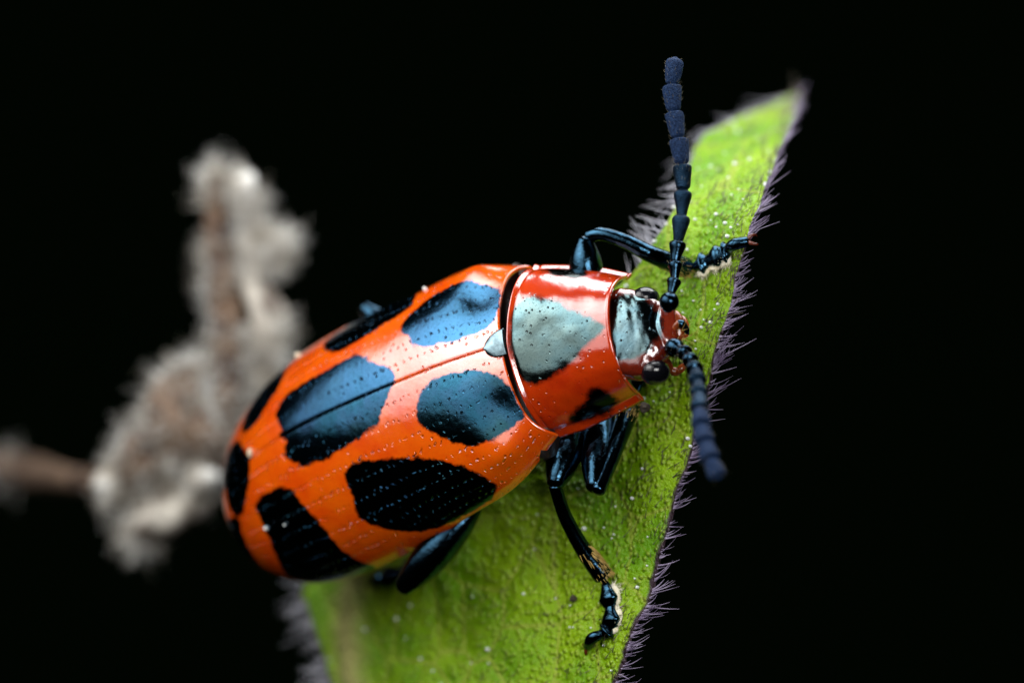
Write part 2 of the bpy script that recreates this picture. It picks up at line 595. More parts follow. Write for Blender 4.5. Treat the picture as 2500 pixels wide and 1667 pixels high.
# ------------------------------------------------------------------ the leaf surface (heights shared with the feet)
LEAF_DROP = 1.75


def leaf_z(x, y):
    z = (-LEAF_DROP - AX_D[0] * (x - O0[0]) - AX_D[1] * (y - O0[1])) / AX_D[2]
    z = z - 1.1 * np.clip(y - 1.6, 0, None) ** 2
    z = z - 0.25 * np.clip(-1.6 - x - 0.22 * (y + 5), 0, None) ** 2
    z = z - 0.10 * np.clip(x - 0.75 * (y + 5) * 0.55 - 1.2, 0, None) ** 2
    return z


def leaf_at(dx, dy, k=0.0):
    z = 0.0
    for _ in range(60):
        p = ray(dx, dy, z)
        z = 0.6 * z + 0.4 * float(np.clip(leaf_z(p[0], p[1]), -9, 4))
    return ray(dx, dy, z + k)


RIGHT = np.array([(1395, 1640), (1420, 1568), (1450, 1480), (1490, 1390), (1530, 1230), (1570, 1100), (1595, 1010), (1625, 900), (1650, 800), (1680, 700), (1702, 620), (1735, 510), (1765, 420), (1790, 340), (1822, 262), (1835, 225)], float)
LEFT = np.array([(775, 1640), (755, 1568), (722, 1450), (690, 1370), (720, 1270), (820, 1150), (930, 1040), (1060, 920), (1200, 800), (1330, 710), (1440, 640), (1525, 535), (1575, 430), (1600, 320), (1715, 262), (1825, 218)], float)


def poly_at(P, u):
    d = np.r_[0, np.cumsum(np.hypot(*np.diff(P, axis=0).T))]
    return np.stack([np.interp(u * d[-1], d, P[:, 0]), np.interp(u * d[-1], d, P[:, 1])], -1)


def poly_idx(P, u):
    x = np.asarray(u) * (len(P) - 1)
    i = np.arange(len(P))
    return np.stack([np.interp(x, i, P[:, 0]), np.interp(x, i, P[:, 1])], -1)


leaf = empty('leaf', leaf_at(1400, 1300))
leaf['label'] = 'narrow pointed green leaf fringed with hairs, carrying the beetle'
leaf['category'] = 'leaf'
LO = np.array(leaf.location)
NL, NW = 240, 90
lp = np.linspace(0, 1, NL)
lq = np.linspace(0, 1, NW)
le, re_ = poly_idx(LEFT, lp), poly_idx(RIGHT, lp)
wig = vnoise(lp * 30, lp * 0, 3) * 9 + vnoise(lp * 80, lp * 0, 5) * 5
re_[:, 0] += wig
le[:, 0] += np.roll(wig, 17)
grid = le[:, None] * (1 - lq[None, :, None]) + re_[:, None] * lq[None, :, None]
LV = np.array([[leaf_at(*g) for g in row[::6]] for row in grid[::6]])   # coarse ray hits, then refine by interpolation
ci, cj = np.arange(0, NL, 6), np.arange(0, NW, 6)
tmp = np.stack([np.stack([np.interp(np.arange(NW), cj, r[:, k]) for k in range(3)], -1) for r in LV])
# extend the last columns linearly so the rim is exact
for j in range(cj[-1] + 1, NW):
    tmp[:, j] = tmp[:, cj[-1]] + (tmp[:, cj[-1]] - tmp[:, cj[-1] - 6]) * (j - cj[-1]) / 6
LVf = np.stack([np.stack([np.interp(np.arange(NL), ci, tmp[:, j, k]) for k in range(3)], -1) for j in range(NW)], 1)
for i in range(ci[-1] + 1, NL):
    LVf[i] = LVf[ci[-1]] + (LVf[ci[-1]] - LVf[ci[-1] - 6]) * (i - ci[-1]) / 6
Nleaf = AX_D
QQ, PPp = np.meshgrid(lq, lp)
puff = 0.10 * vnoise(LVf[..., 0] * 1.3 + 9, LVf[..., 1] * 1.3 + 9, 11) + 0.05 * vnoise(LVf[..., 0] * 4 + 40, LVf[..., 1] * 4 + 40, 12) + 0.03 * vnoise(LVf[..., 0] * 9 + 90, LVf[..., 1] * 9 + 90, 13)
# midrib ridge runs from the foot of the leaf towards its tip
ribq = 0.085 + 0.28 * np.clip((lp - 0.08) / 0.6, 0, 1)
dist_rib = (QQ - ribq[:, None])
rib = np.exp(-(dist_rib / 0.045) ** 2) * np.clip(1.2 - 1.6 * lp, 0, 1)[:, None]
LVf = LVf + (puff + 0.10 * rib)[..., None] * Nleaf
rim = np.clip(1 - (1 - QQ) * 26, 0, 1)
riml = np.clip(1 - QQ * 22, 0, 1)
# closed blade with real thickness
thick = 0.07 * np.clip(np.minimum(QQ, 1 - QQ) * 30, 0.15, 1)
top = LVf.reshape(-1, 3) - LO
bot = (LVf - thick[..., None] * Nleaf).reshape(-1, 3) - LO
F = grid_faces(NL, NW)
nv = NL * NW
F2 = [tuple(i + nv for i in f[::-1]) for f in F]
edge = []
bi = [i * NW for i in range(NL)]
bj = [i * NW + NW - 1 for i in range(NL)]
for L_, fl in ((bi, False), (bj, True)):
    for a, b in zip(L_[:-1], L_[1:]):
        f = (a, b, b + nv, a + nv)
        edge.append(f if fl else f[::-1])
rimv = np.maximum(rim, riml * 0.8).ravel()
blade = mesh_obj('blade', np.vstack([top, bot]), F + F2 + edge, M_LEAF, leaf, {'rim': np.r_[rimv, rimv], 'rib': np.r_[(rib * np.ones_like(QQ)).ravel()] .repeat(1).tolist() + (0 * rimv).tolist()})

# hair fringe along both edges and the tip
E_out = np.cross(np.gradient(LVf[:, -1], axis=0), Nleaf)
E_out /= np.linalg.norm(E_out, axis=1, keepdims=True)
if E_out[120][0] < 0:
    E_out = -E_out
n = 430
ii = rng.random(n) * (NL - 2)
i0 = ii.astype(int)
fr = (ii - i0)[:, None]
clump = vnoise(ii * 0.25, ii * 0, 21)
base = LVf[i0, -1] * (1 - fr) + LVf[i0 + 1, -1] * fr - LO
along = np.gradient(LVf[:, -1], axis=0)
along /= np.linalg.norm(along, axis=1, keepdims=True)
dr = E_out[i0] * 1.0 + along[i0] * (0.42 + 0.25 * clump[:, None] + 0.16 * rng.normal(size=(n, 1))) + Nleaf * (rng.normal(size=(n, 1)) * 0.28 - 0.05)
ln = np.clip(0.25 + 0.20 * clump + 0.09 * rng.normal(size=n), 0.08, 0.60)
bend = along[i0] * 0.25 + rng.normal(size=(n, 3)) * 0.12
V, F = hairs_geo(base - dr * 0.02, dr, ln, 0.012 + 0.009 * rng.random(n), bend)
fringe = mesh_obj('edge_hairs', V, F, M_HAIR_P, leaf)
fringe['kind'] = 'stuff'
# left edge and tip
n = 210
sel = rng.random(n)
ii = np.where(sel < 0.55, rng.random(n) * 70, 160 + rng.random(n) * (NL - 162))
i0 = ii.astype(int)
fr = (ii - i0)[:, None]
base = LVf[i0, 0] * (1 - fr) + LVf[i0 + 1, 0] * fr - LO
alongl = np.gradient(LVf[:, 0], axis=0)
alongl /= np.linalg.norm(alongl, axis=1, keepdims=True)
outl = -np.cross(alongl, Nleaf)
if outl[30][0] > 0:
    outl = -outl
dr = outl[i0] + alongl[i0] * (0.25 * rng.normal(size=(n, 1)) + 0.25) + Nleaf * (rng.normal(size=(n, 1)) * 0.4 + 0.25)
ln = np.clip(0.42 + 0.14 * rng.normal(size=n), 0.15, 0.9)
V, F = hairs_geo(base - dr * 0.02, dr, ln, 0.012 + 0.006 * rng.random(n), rng.normal(size=(n, 3)) * 0.12)
fl = mesh_obj('edge_hairs', V, F, M_HAIR_W, leaf)
fl['kind'] = 'stuff'
# short bristles lying on the blade
n = 1500
a = (rng.random(n) * (NL - 2)).astype(int)
b = np.clip((1 - rng.random(n) ** 1.4 * 0.95) * (NW - 1), 1, NW - 2).astype(int)
base = LVf[a, b] - LO + rng.normal(size=(n, 3)) * 0.02
dr = E_out[a] * 0.5 + along[a] * 0.6 + Nleaf * 0.42 + rng.normal(size=(n, 3)) * 0.18
ln = np.clip(0.12 + 0.06 * rng.normal(size=n), 0.05, 0.35) * (1 + 0.8 * (b > 70))
V, F = hairs_geo(base, dr, ln, np.full(n, 0.010), rng.normal(size=(n, 3)) * 0.12 - Nleaf * 0.15, seg=3)
fs = mesh_obj('surface_hairs', V, F, M_HAIR_D, leaf)
fs['kind'] = 'stuff'
n = 170
a = (rng.random(n) * (NL - 2)).astype(int)
b = (rng.random(n) * (NW - 1)).astype(int)
parts = []
for i, j in zip(a, b):
    c = LVf[i, j] - LO
    r = 0.016 + 0.02 * rng.random() ** 3
    parts.append(tube_geo([c + Nleaf * 0.0, c + Nleaf * r * 1.2], [r, r * 0.9], n=3, sides=7))
V, F = merge(parts)
gl = mesh_obj('gland_droplets', V, F, M_DUST, leaf)
gl['kind'] = 'stuff'

# ------------------------------------------------------------------ the beetle
beetle = empty('leaf_beetle', L2W((-1.5, 0, -LEAF_DROP)))
beetle['label'] = 'glossy orange beetle with black and metallic blue spots standing on the green leaf'
beetle['category'] = 'beetle'
BO = np.array(beetle.location)


def bmesh_part(name, Vw, F, mat, parent=beetle, **kw):
    return mesh_obj(name, np.asarray(Vw) - BO, F, mat, parent, **kw)


# spots: outlines measured in the picture, laid onto the shell
tt = np.linspace(0, 0.997, 260)
qq = np.linspace(-1, 1, 321)
We = L2W(elytra_local(tt, qq))
QG, TG = np.meshgrid(qq, tt)
mid = (60, 160)
sgn = np.sign(facing(We)[60, 150])
pick_e = picker(We, TG, QG, sgn)
QS = 2.75


def epoly(pts, extra=()):
    return round_poly([(EL * pick_e(p)[0], QS * pick_e(p)[1]) for p in pts] + [(EL * t, QS * q) for t, q in extra])


SPOTS = [
    epoly([(1065, 645), (1110, 648), (1150, 668), (1163, 682), (1158, 715), (1130, 745), (1085, 770), (1020, 790), (965, 802), (945, 790), (938, 770), (915, 757), (930, 735), (965, 700), (1010, 668)]),
    epoly([(948, 690), (944, 706), (905, 731), (865, 758), (815, 790), (778, 810), (750, 808), (740, 792), (770, 765), (800, 750)], [(0.52, 0.86), (0.45, 0.93), (0.35, 0.93), (0.27, 0.85)]),
    epoly([(840, 812), (850, 832), (885, 840), (908, 850), (905, 880), (890, 910), (870, 970), (850, 990), (800, 1025), (740, 1060), (690, 1073), (660, 1055), (650, 1030), (662, 1010), (638, 1000), (650, 985), (633, 955), (640, 930), (660, 900), (720, 865), (770, 840), (810, 815)]),
    epoly([(660, 845), (648, 880), (610, 935), (580, 988), (552, 996), (565, 950), (600, 895)], [(0.80, 0.80), (0.75, 0.92), (0.66, 0.92), (0.62, 0.75)]),
    epoly([(965, 900), (990, 870), (1040, 855), (1110, 850), (1150, 865), (1180, 890), (1210, 930), (1210, 960), (1180, 980), (1150, 1000), (1100, 1025), (1050, 1020), (990, 995), (960, 970), (955, 935)]),
    epoly([(785, 1090), (810, 1065), (850, 1055), (960, 1048), (1050, 1060), (1110, 1090), (1145, 1115), (1130, 1145), (1080, 1180), (1000, 1215), (930, 1222), (850, 1205), (815, 1180), (805, 1130)]),
    epoly([(580, 1155), (620, 1120), (660, 1115), (690, 1145), (705, 1165), (750, 1215), (780, 1255), (830, 1290), (872, 1300), (840, 1318), (740, 1335), (660, 1325), (645, 1300), (625, 1250), (600, 1190)]),
    epoly([(550, 1180), (556, 1222), (573, 1260), (606, 1304), (565, 1284), (536, 1248), (516, 1195)]),
    epoly([(537, 1010), (564, 1022), (576, 1060), (573, 1130), (552, 1200), (528, 1175), (516, 1100)], [(0.96, -0.2), (0.99, 0.0), (0.97, 0.2), (0.93, 0.15)]),
]


def elytron(side):
    t = np.r_[np.linspace(0, 0.03, 8)[:-1], np.linspace(0.03, 0.9, 170), 0.9 + 0.0985 * np.sin(np.linspace(0, np.pi / 2, 42))[1:]]
    q = np.r_[np.linspace(0.0015, 0.06, 14)[:-1], np.linspace(0.06, 1, 120)]
    q = q * side
    Pl = elytra_local(t, q)
    Pl = Pl + 0.010 * vnoise(Pl[..., 0] * 2.2 + 30, Pl[..., 1] * 2.2 + 30, 31)[..., None] * np.array([0, 0, 1.0])
    W = L2W(Pl)
    Q, T = np.meshgrid(q, t)
    sd = np.min([sdf_poly(EL * T, QS * Q, s) for s in SPOTS], 0)
    uv = np.stack([EL * T, np.abs(Q) * 10.5 + 0.5 + (20 if side > 0 else 0), 0 * T], -1)
    o = bmesh_part('elytron', W.reshape(-1, 3), grid_faces(len(t), len(q), flip=(side < 0)), M_ELY, attrs={'sdf': sd.ravel(), 'uvp': uv.reshape(-1, 3)})
    so = o.modifiers.new('shell', 'SOLIDIFY')
    so.thickness = 0.06
    so.offset = -1
    return o


e_r = elytron(-1)
e_l = elytron(1)

# scutellum: small rounded triangle at the front end of the suture
us, vs_ = np.linspace(-1, 1, 25), np.linspace(0, 1, 15)
rows = []
for v in vs_:
    w = 0.235 * math.sqrt(max(1 - v ** 2.2, 0.0)) + 0.004
    rows.append([(0.10 - 0.38 * v, u * w, 0.765 + 0.03 * (1 - u * u) + 0.26 * (0.38 * v)) for u in us])
Vs = L2W(np.array(rows).reshape(-1, 3))
sc = bmesh_part('scutellum', Vs, grid_faces(15, 25, flip=True), M_SCUT)
so = sc.modifiers.new('shell', 'SOLIDIFY')
so.thickness, so.offset = 0.08, -1 if False else 1

# pronotum
up, vp = np.linspace(-1, 1, 161), np.linspace(0, 1, 121)
Wp = L2W(pron_local(up, vp))
UG, VG = np.meshgrid(up, vp)
sg = np.sign(facing(Wp)[60, 80])
pick_p = picker(Wp, UG, VG, sg)
ppoly = lambda pts, extra=(): round_poly([(1.5 * pick_p(p)[0], 1.8 * pick_p(p)[1]) for p in pts] + [(1.5 * a, 1.8 * b) for a, b in extra])
PSP = [
    ppoly([(1185, 700), (1210, 690), (1240, 685), (1290, 700), (1340, 725), (1390, 745), (1396, 757), (1370, 775), (1330, 815), (1290, 855), (1240, 880), (1215, 885), (1200, 870), (1180, 830), (1168, 780), (1172, 730)]),
    ppoly([(1310, 945), (1330, 930), (1345, 915), (1350, 890), (1375, 882), (1400, 895), (1420, 915), (1415, 935), (1380, 955), (1330, 965), (1310, 968)]),
    ppoly([(1240, 625), (1270, 640), (1310, 648), (1345, 642), (1355, 628), (1340, 618), (1290, 616)], [(0.95, 0.62), (0.97, 0.4), (0.93, 0.25)]),
]
sd = np.min([sdf_poly(1.5 * UG, 1.8 * VG, s) for s in PSP], 0)
Npr = np.cross(np.gradient(Wp, axis=1), np.gradient(Wp, axis=0))
Npr /= np.linalg.norm(Npr, axis=-1, keepdims=True) + 1e-9
if Npr[60, 80] @ AX_D < 0:
    Npr = -Npr
bead = 0.035 * np.exp(-((1 - np.abs(UG)) / 0.02) ** 2) + 0.022 * np.exp(-(VG / 0.02) ** 2) + 0.02 * np.exp(-((1 - VG) / 0.02) ** 2)
groove = -0.02 * np.exp(-((VG - 0.055) / 0.018) ** 2) - 0.03 * np.exp(-((1 - np.abs(UG) - 0.06) / 0.025) ** 2)
undul = 0.03 * vnoise(UG * 3 + 20, VG * 3 + 20, 41) + 0.012 * vnoise(UG * 8 + 50, VG * 8 + 50, 42)
Wp2 = Wp + Npr * (bead + groove + undul)[..., None]
pr = bmesh_part('pronotum', Wp2.reshape(-1, 3), grid_faces(121, 161, flip=True), M_PRO, attrs={'sdf': sd.ravel(), 'uvp': np.stack([UG, VG, 0 * UG], -1).reshape(-1, 3)})
so = pr.modifiers.new('shell', 'SOLIDIFY')
so.thickness, so.offset = 0.06, 1

# underside of the body: thorax and abdomen as one dark mass
bt = np.linspace(0, 1, 60)
rows = []
for v in bt:
    a = 1.3 - 7.6 * v
    if a > 0:
        w, hb, ht = 0.85 + 0.25 * min(1, (1.3 - a)), 0.62, 0.25
    else:
        k = -a / 6.3
        c = math.sqrt(max(1 - k ** 3.5, 0.0))
        w, hb, ht = 1.75 * c + 0.02, 0.72 * c + 0.01, 0.5 * c
    s = math.sin(min(1, v * 12) * 1.57)
    th = np.linspace(0, 2 * np.pi, 40, endpoint=False)
    off = -0.25 if a > 0 else -0.1
    rows.append(np.stack([np.full(40, a), w * s * np.cos(th), off + np.where(np.sin(th) > 0, ht, hb) * s * np.sin(th)], -1))
bmesh_part('underside', L2W(np.concatenate(rows)), grid_faces(60, 40, wrap=True), M_BELLY)

# ------------------------------------------------------------------ head
H_S = np.array([-0.12, 0.93, -0.35])
H_S /= np.linalg.norm(H_S)
H_D = np.array([-0.30, 0.30, 0.905])
H_D -= H_S * (H_D @ H_S)
H_D /= np.linalg.norm(H_D)
H_A = np.cross(H_S, H_D)
HO = ray(1489, 764, 0.92)
HM = np.stack([H_A, H_S, H_D], 1)
HW = lambda P: np.asarray(P, float) @ HM.T + HO
ha = np.r_[np.linspace(-0.95, 0.40, 70), np.linspace(0.41, 0.50, 8)]
wprof = lambda a: np.interp(a, [-0.95, -0.6, -0.35, -0.1, 0.1, 0.25, 0.38, 0.46, 0.50], [0.74, 0.82, 0.82, 0.74, 0.60, 0.48, 0.40, 0.35, 0.28])
tprof = lambda a: np.interp(a, [-0.95, -0.6, -0.3, 0.0, 0.2, 0.32, 0.40, 0.47, 0.50], [0.33, 0.335, 0.335, 0.32, 0.27, 0.21, 0.16, 0.11, 0.03])
rows = []
M = 64
th = np.linspace(0, 2 * np.pi, M, endpoint=False)
ker = np.hanning(9)
ker /= ker.sum()
ws, ts = wprof(ha), tprof(ha)
ws[4:-8] = np.convolve(ws, ker, 'same')[4:-8]
ts[4:-8] = np.convolve(ts, ker, 'same')[4:-8]
for a, w, tp in zip(ha, ws, ts):
    c, s = np.cos(th), np.sin(th)
    S = w * np.sign(c) * np.abs(c) ** 0.8
    S = np.where(S < 0, S * np.interp(a, [-0.95, -0.5, -0.15], [0.50, 0.80, 1.0]), S * np.interp(a, [-0.95, -0.3], [0.85, 1.0]))
    Dd = np.where(s > 0, tp * np.abs(s) ** 0.5, -0.42 * (0.55 + w * 0.6) * np.abs(s) ** 0.8)
    # frontal grooves between the antennae and a shallow dimple on the forehead
    g = -0.05 * np.exp(-((a - 0.17 - 0.25 * np.abs(S)) / 0.05) ** 2) * (s > 0) - 0.03 * np.exp(-(S / 0.05) ** 2 - ((a - 0.05) / 0.15) ** 2) * (s > 0)
    rows.append(np.stack([np.full(M, a), S, Dd + g], -1))
Hl = np.array(rows)
nz = vnoise(Hl[..., 0] * 5 + 20, Hl[..., 1] * 5 + 20, 51) * 0.03 + vnoise(Hl[..., 0] * 13 + 20, Hl[..., 1] * 13 + 20, 52) * 0.014
Hl[..., 2] += nz * (Hl[..., 2] > 0)
hs = sdf_poly(Hl[..., 0], Hl[..., 1], round_poly([(-0.80, 0.50), (-0.3, 0.66), (0.05, 0.54), (0.22, 0.34), (0.31, 0.06), (0.27, -0.14), (0.10, -0.34), (-0.10, -0.48), (-0.38, -0.50), (-0.65, -0.36), (-0.85, 0.1)]))
hs = np.where(Hl[..., 2] > -0.05, hs, 0.5)
Vh = np.vstack([HW(Hl.reshape(-1, 3)), HW([(0.5, 0, -0.1)]), HW([(-0.95, 0, -0.1)])])
Fh = grid_faces(len(ha), M, wrap=True)
nh = len(ha) * M
Fh += [((len(ha) - 1) * M + j, (len(ha) - 1) * M + (j + 1) % M, nh) for j in range(M)] + [((j + 1) % M, j, nh + 1) for j in range(M)]
head = bmesh_part('head', Vh, Fh, M_HEAD, attrs={'sdf': np.r_[hs.ravel(), 0.5, 0.5], 'uvp': np.zeros((len(Vh), 3))})


def ellipsoid(name, c, axes, mat, parent, n=24, m=32, wrap=None):
    """axes: 3x3 columns scaled"""
    ph = np.linspace(0.001, np.pi - 0.001, n)
    t2 = np.linspace(0, 2 * np.pi, m, endpoint=False)
    Pp = np.stack([np.sin(ph)[:, None] * np.cos(t2), np.sin(ph)[:, None] * np.sin(t2), np.cos(ph)[:, None] * np.ones(m)], -1)
    return mesh_obj(name, Pp.reshape(-1, 3) @ np.asarray(axes).T + c - BO, grid_faces(n, m, wrap=True, flip=True), mat, parent)


for s in (-1, 1):
    c = HW((0.03, s * (0.56 if s > 0 else 0.70), 0.02 if s > 0 else 0.03))
    ax = HM @ np.array([[0.0, 0.205, 0.0], [0.0, 0.0, 0.17], [0.235, 0.0, 0.0]])
    ax = HM @ np.diag([0.24, 0.20, 0.26])
    ellipsoid('eye', c, ax, M_EYE, head)
# clypeus plate, upper lip, palps, mandible, golden mouth bristles
clyp = ellipsoid('clypeus', HW((0.45, 0.02, -0.02)), HM @ np.diag([0.16, 0.27, 0.10]), M_AMBER, head)
lab = ellipsoid('upper_lip', HW((0.56, 0.0, -0.10)), HM @ np.diag([0.10, 0.20, 0.08]), M_AMBER, head)


def palp(pts, rad, mats):
    for k in range(len(pts) - 1):
        p, q = np.array(pts[k]), np.array(pts[k + 1])
        tube('palp_segment', np.array([p, 0.5 * (p + q), q]) - BO, [rad[k] * 0.75, rad[k] * 1.1, rad[k] * 0.85], mats[k], head, n=10, sides=12)


palp([ray(1545, 760, 1.1), ray(1558, 741, 1.18), ray(1572, 747, 1.12), ray(1577, 766, 1.0)], [0.05, 0.065, 0.06], [M_AMBER, M_LEG, M_LEG])
palp([ray(1532, 825, 0.95), ray(1541, 850, 0.85), ray(1556, 856, 0.8), ray(1572, 838, 0.78)], [0.055, 0.07, 0.06], [M_AMBER, M_AMBER, M_AMBER])
n = 34
b0 = np.array([ray(1548 + 18 * rng.random(), 752 + 32 * rng.random(), 1.08) for _ in range(n)]) - BO
V, F = hairs_geo(b0, np.tile(H_A, (n, 1)) + rng.normal(size=(n, 3)) * 0.7, 0.14 + 0.12 * rng.random(n), np.full(n, 0.008), rng.normal(size=(n, 3)) * 0.5, seg=6)
mb = mesh_obj('mouth_bristles', V, F, M_GOLD, head)
mb['kind'] = 'stuff'


ellipsoid('prosternum', L2W((1.0, -0.25, -0.55)), R0 @ np.diag([0.80, 0.72, 0.40]), M_BELLY, beetle)

# ------------------------------------------------------------------ antennae
def antenna(stations, radii, n_downy):
    """stations: joint points, one more than the number of segments"""
    root = empty('antenna', parent=beetle)
    hb, hd, hl = [], [], []
    for k in range(len(stations) - 1):
        p, q = stations[k], stations[k + 1]
        ax = q - p
        L_ = np.linalg.norm(ax)
        ax = ax / L_
        r = radii[k]
        # conical bead: thin foot, swollen upper end, hollow at the very end
        if k >= n_downy:
            prof0 = [(0.0, 0.50), (0.04, 0.60), (0.09, 0.74), (0.2, 0.82), (0.4, 0.90), (0.65, 1.0), (0.84, 1.04), (0.93, 0.98), (0.97, 0.75), (0.99, 0.52), (1.0, 0.50)]
        prof = [(0.0, 0.56), (0.1, 0.62), (0.3, 0.72), (0.5, 0.86), (0.68, 1.0), (0.82, 1.04), (0.91, 0.92), (0.97, 0.66), (1.0, 0.55)]
        if k >= n_downy:
            prof = prof0
        if k == 0:
            prof = [(0.0, 0.5), (0.15, 0.85), (0.4, 1.05), (0.65, 1.0), (0.85, 0.75), (0.97, 0.48), (1.03, 0.4)]
        if k == len(stations) - 2:
            prof = [(0.0, 0.45), (0.06, 0.7), (0.3, 0.88), (0.6, 0.98), (0.82, 0.98), (0.94, 0.8), (1.0, 0.35)]
        pts = [p + ax * L_ * u for u, _ in prof]
        tube('antenna_segment', np.array(pts) - BO, [r * w for _, w in prof], M_ANTF if k >= n_downy + 1 else M_ANTM if k >= n_downy - 2 else M_ANT, root, n=44, sides=20, cap=True, lump=0.05 if k >= n_downy else 0.02, lump_scale=9.0)
        m = 10 if k < n_downy else 34
        for _ in range(m):
            u = rng.random() if k >= n_downy else 0.75 + 0.15 * rng.random()
            w = np.interp(u, [a for a, _ in prof], [b for _, b in prof])
            v = rng.normal(size=3)
            v -= ax * (v @ ax)
            v /= np.linalg.norm(v)
            hb.append(p + ax * L_ * u + v * r * w * 0.97 - BO)
            hd.append(v * 0.75 + ax * 0.85)
            hl.append(0.035 + 0.035 * rng.random())
    n = len(hb)
    V, F = hairs_geo(np.array(hb), np.array(hd), np.array(hl), np.full(n, 0.0035), np.zeros((n, 3)), seg=2)
    b = mesh_obj('bristles', V, F, M_BRIST, root)
    b['kind'] = 'stuff'
    return root


px = [(1533, 712), (1542, 672), (1550, 640), (1551, 600), (1558, 553), (1566, 494), (1569, 437), (1567, 378), (1558, 318), (1547, 257), (1543, 195), (1551, 135)]
zz = np.linspace(1.45, 0.55, 12)
antenna([ray(a, b, z) for (a, b), z in zip(px, zz)], [0.150, 0.115, 0.115, 0.130, 0.140, 0.140, 0.145, 0.155, 0.150, 0.150, 0.145], 6)
px = [(1540, 797), (1560, 800), (1576, 813), (1588, 831), (1597, 852), (1603, 878), (1606, 908), (1607, 942), (1611, 978), (1619, 1016), (1632, 1056), (1650, 1098)]
zz = np.array([1.15, 1.45, 1.75, 2.05, 2.35, 2.65, 2.95, 3.25, 3.5, 3.7, 3.9, 4.05])
antenna([ray(a, b, z) for (a, b), z in zip(px, zz)], [0.150, 0.125, 0.125, 0.135, 0.140, 0.140, 0.145, 0.150, 0.150, 0.150, 0.145], 6)


# ------------------------------------------------------------------ legs
def leg(hip, knee, tib, tarsus, rf=0.20, rt=0.085, pads=True, claw=True, side_dir=None):
    """femur hip>knee, tibia polyline from the knee, tarsus stations on the leaf"""
    root = empty('leg', parent=beetle)
    side_dir = np.array([1.0, 0.6, 0.2]) if side_dir is None else np.array(side_dir, float)
    side_dir = side_dir - AX_D * (side_dir @ AX_D)
    side_dir = side_dir / np.linalg.norm(side_dir)
    hip, knee = np.array(hip), np.array(knee)
    f = [hip + (knee - hip) * u for u in (0, 0.2, 0.45, 0.7, 0.9, 1.0)]
    tube('femur', np.array(f) - BO, [rf * 0.55, rf * 0.95, rf * 1.18, rf * 1.10, rf * 0.80, rf * 0.58], M_LEG, root, n=28, sides=20)
    tp = [np.array(p) for p in tib]
    m = len(tp)
    rr = [rt * (0.95 + 0.55 * (k / (m - 1)) ** 2) for k in range(m)]
    rr[0] = rt * 0.95
    tube('tibia', np.array(tp) - BO, rr, M_LEG, root, n=30, sides=16)
    ellip_c = tp[0]
    # golden setae near the far end of the tibia
    d = tp[-1] - tp[-2]
    d = d / np.linalg.norm(d)
    n = 130
    u = rng.random(n) ** 0.6
    cc = tp[-1] - d * (0.55 * (1 - u))[:, None]
    v = rng.normal(size=(n, 3)) + (side_dir if side_dir is not None else np.array([1.0, 0.6, 0.2])) * 1.6
    v -= np.outer(v @ d, d)
    v /= np.linalg.norm(v, axis=1, keepdims=True)
    V, F = hairs_geo(cc + v * rt * 1.2 - BO, v * 0.35 + d, np.full(n, 0.13), np.full(n, 0.010), np.zeros((n, 3)), seg=2)
    b = mesh_obj('tibia_bristles', V, F, M_GOLD, root)
    b['kind'] = 'stuff'
    ts_ = [np.array(p) for p in tarsus]
    for k in range(len(ts_) - 1):
        p, q = ts_[k], ts_[k + 1]
        last = k == len(ts_) - 2
        w = 0.10 if not last else 0.075
        if last:
            tube('tarsus_segment', np.array([p, 0.5 * (p + q) + AX_D * 0.09, q]) - BO, [0.06, 0.10, 0.085], M_LEG, root, n=14, sides=14)
        else:
            tube('tarsus_segment', np.array([p, p + (q - p) * 0.35, p + (q - p) * 0.75, q]) - BO, [0.075, 0.12, 0.19, 0.14], M_LEG, root, n=18, sides=16, flat=0.6, flat_dir=AX_D)
        if pads and not last:
            off = -AX_D * 0.05 + (side_dir if side_dir is not None else np.array([1.0, 0.3, 0])) * 0.11
            tube('tarsal_pad', np.array([p + (q - p) * 0.2 + off, p + (q - p) * 0.6 + off, q + (q - p) * 0.05 + off]) - BO, [0.05, 0.11, 0.09], M_PAD, root, n=14, sides=14, flat=0.45, flat_dir=AX_D)
            n = 60
            cc = p + (q - p) * (0.25 + 0.75 * rng.random((n, 1))) + off
            v = rng.normal(size=(n, 3)) * 0.7 + off * 8
            V, F = hairs_geo(cc + v * 0.04 - BO, v, np.full(n, 0.09), np.full(n, 0.008), np.zeros((n, 3)), seg=2)
            b = mesh_obj('pad_hairs', V, F, M_PAD, root)
            b['kind'] = 'stuff'
    if claw:
        e = ts_[-1]
        dd = e - ts_[-2]
        dd /= np.linalg.norm(dd)
        sd_ = np.cross(dd, AX_D)
        for s in (-1, 1):
            tube('claw', np.array([e, e + dd * 0.07 + sd_ * s * 0.06, e + dd * 0.13 + sd_ * s * 0.09 - AX_D * 0.06, e + dd * 0.12 + sd_ * s * 0.07 - AX_D * 0.12]) - BO, [0.035, 0.032, 0.022, 0.006], M_CLAW, root, n=12, sides=8)
    return root


J = leaf_at
# right middle leg, set down on the leaf
leg(J(1322, 965, 1.2), J(1276, 1110, 1.95), [J(1275, 1116, 1.9), J(1298, 1185, 1.4), J(1340, 1262, 0.8), J(1384, 1320, 0.28)],
    [J(1390, 1338, 0.2), J(1400, 1387, 0.14), J(1404, 1436, 0.12), J(1390, 1452, 0.16), J(1350, 1482, 0.12)], rf=0.25, rt=0.115, side_dir=np.array([1.0, 0.25, 0.0]))
# right foreleg, folded up under the pronotum
leg(J(1388, 930, 0.55), J(1366, 1118, 1.5), [J(1374, 1126, 1.5), J(1398, 1070, 1.2), J(1422, 1005, 0.9), J(1450, 925, 0.4)],
    [J(1460, 900, 0.25), J(1470, 860, 0.15), J(1480, 830, 0.12), J(1488, 800, 0.1)], rf=0.25, rt=0.125, pads=False, claw=True)
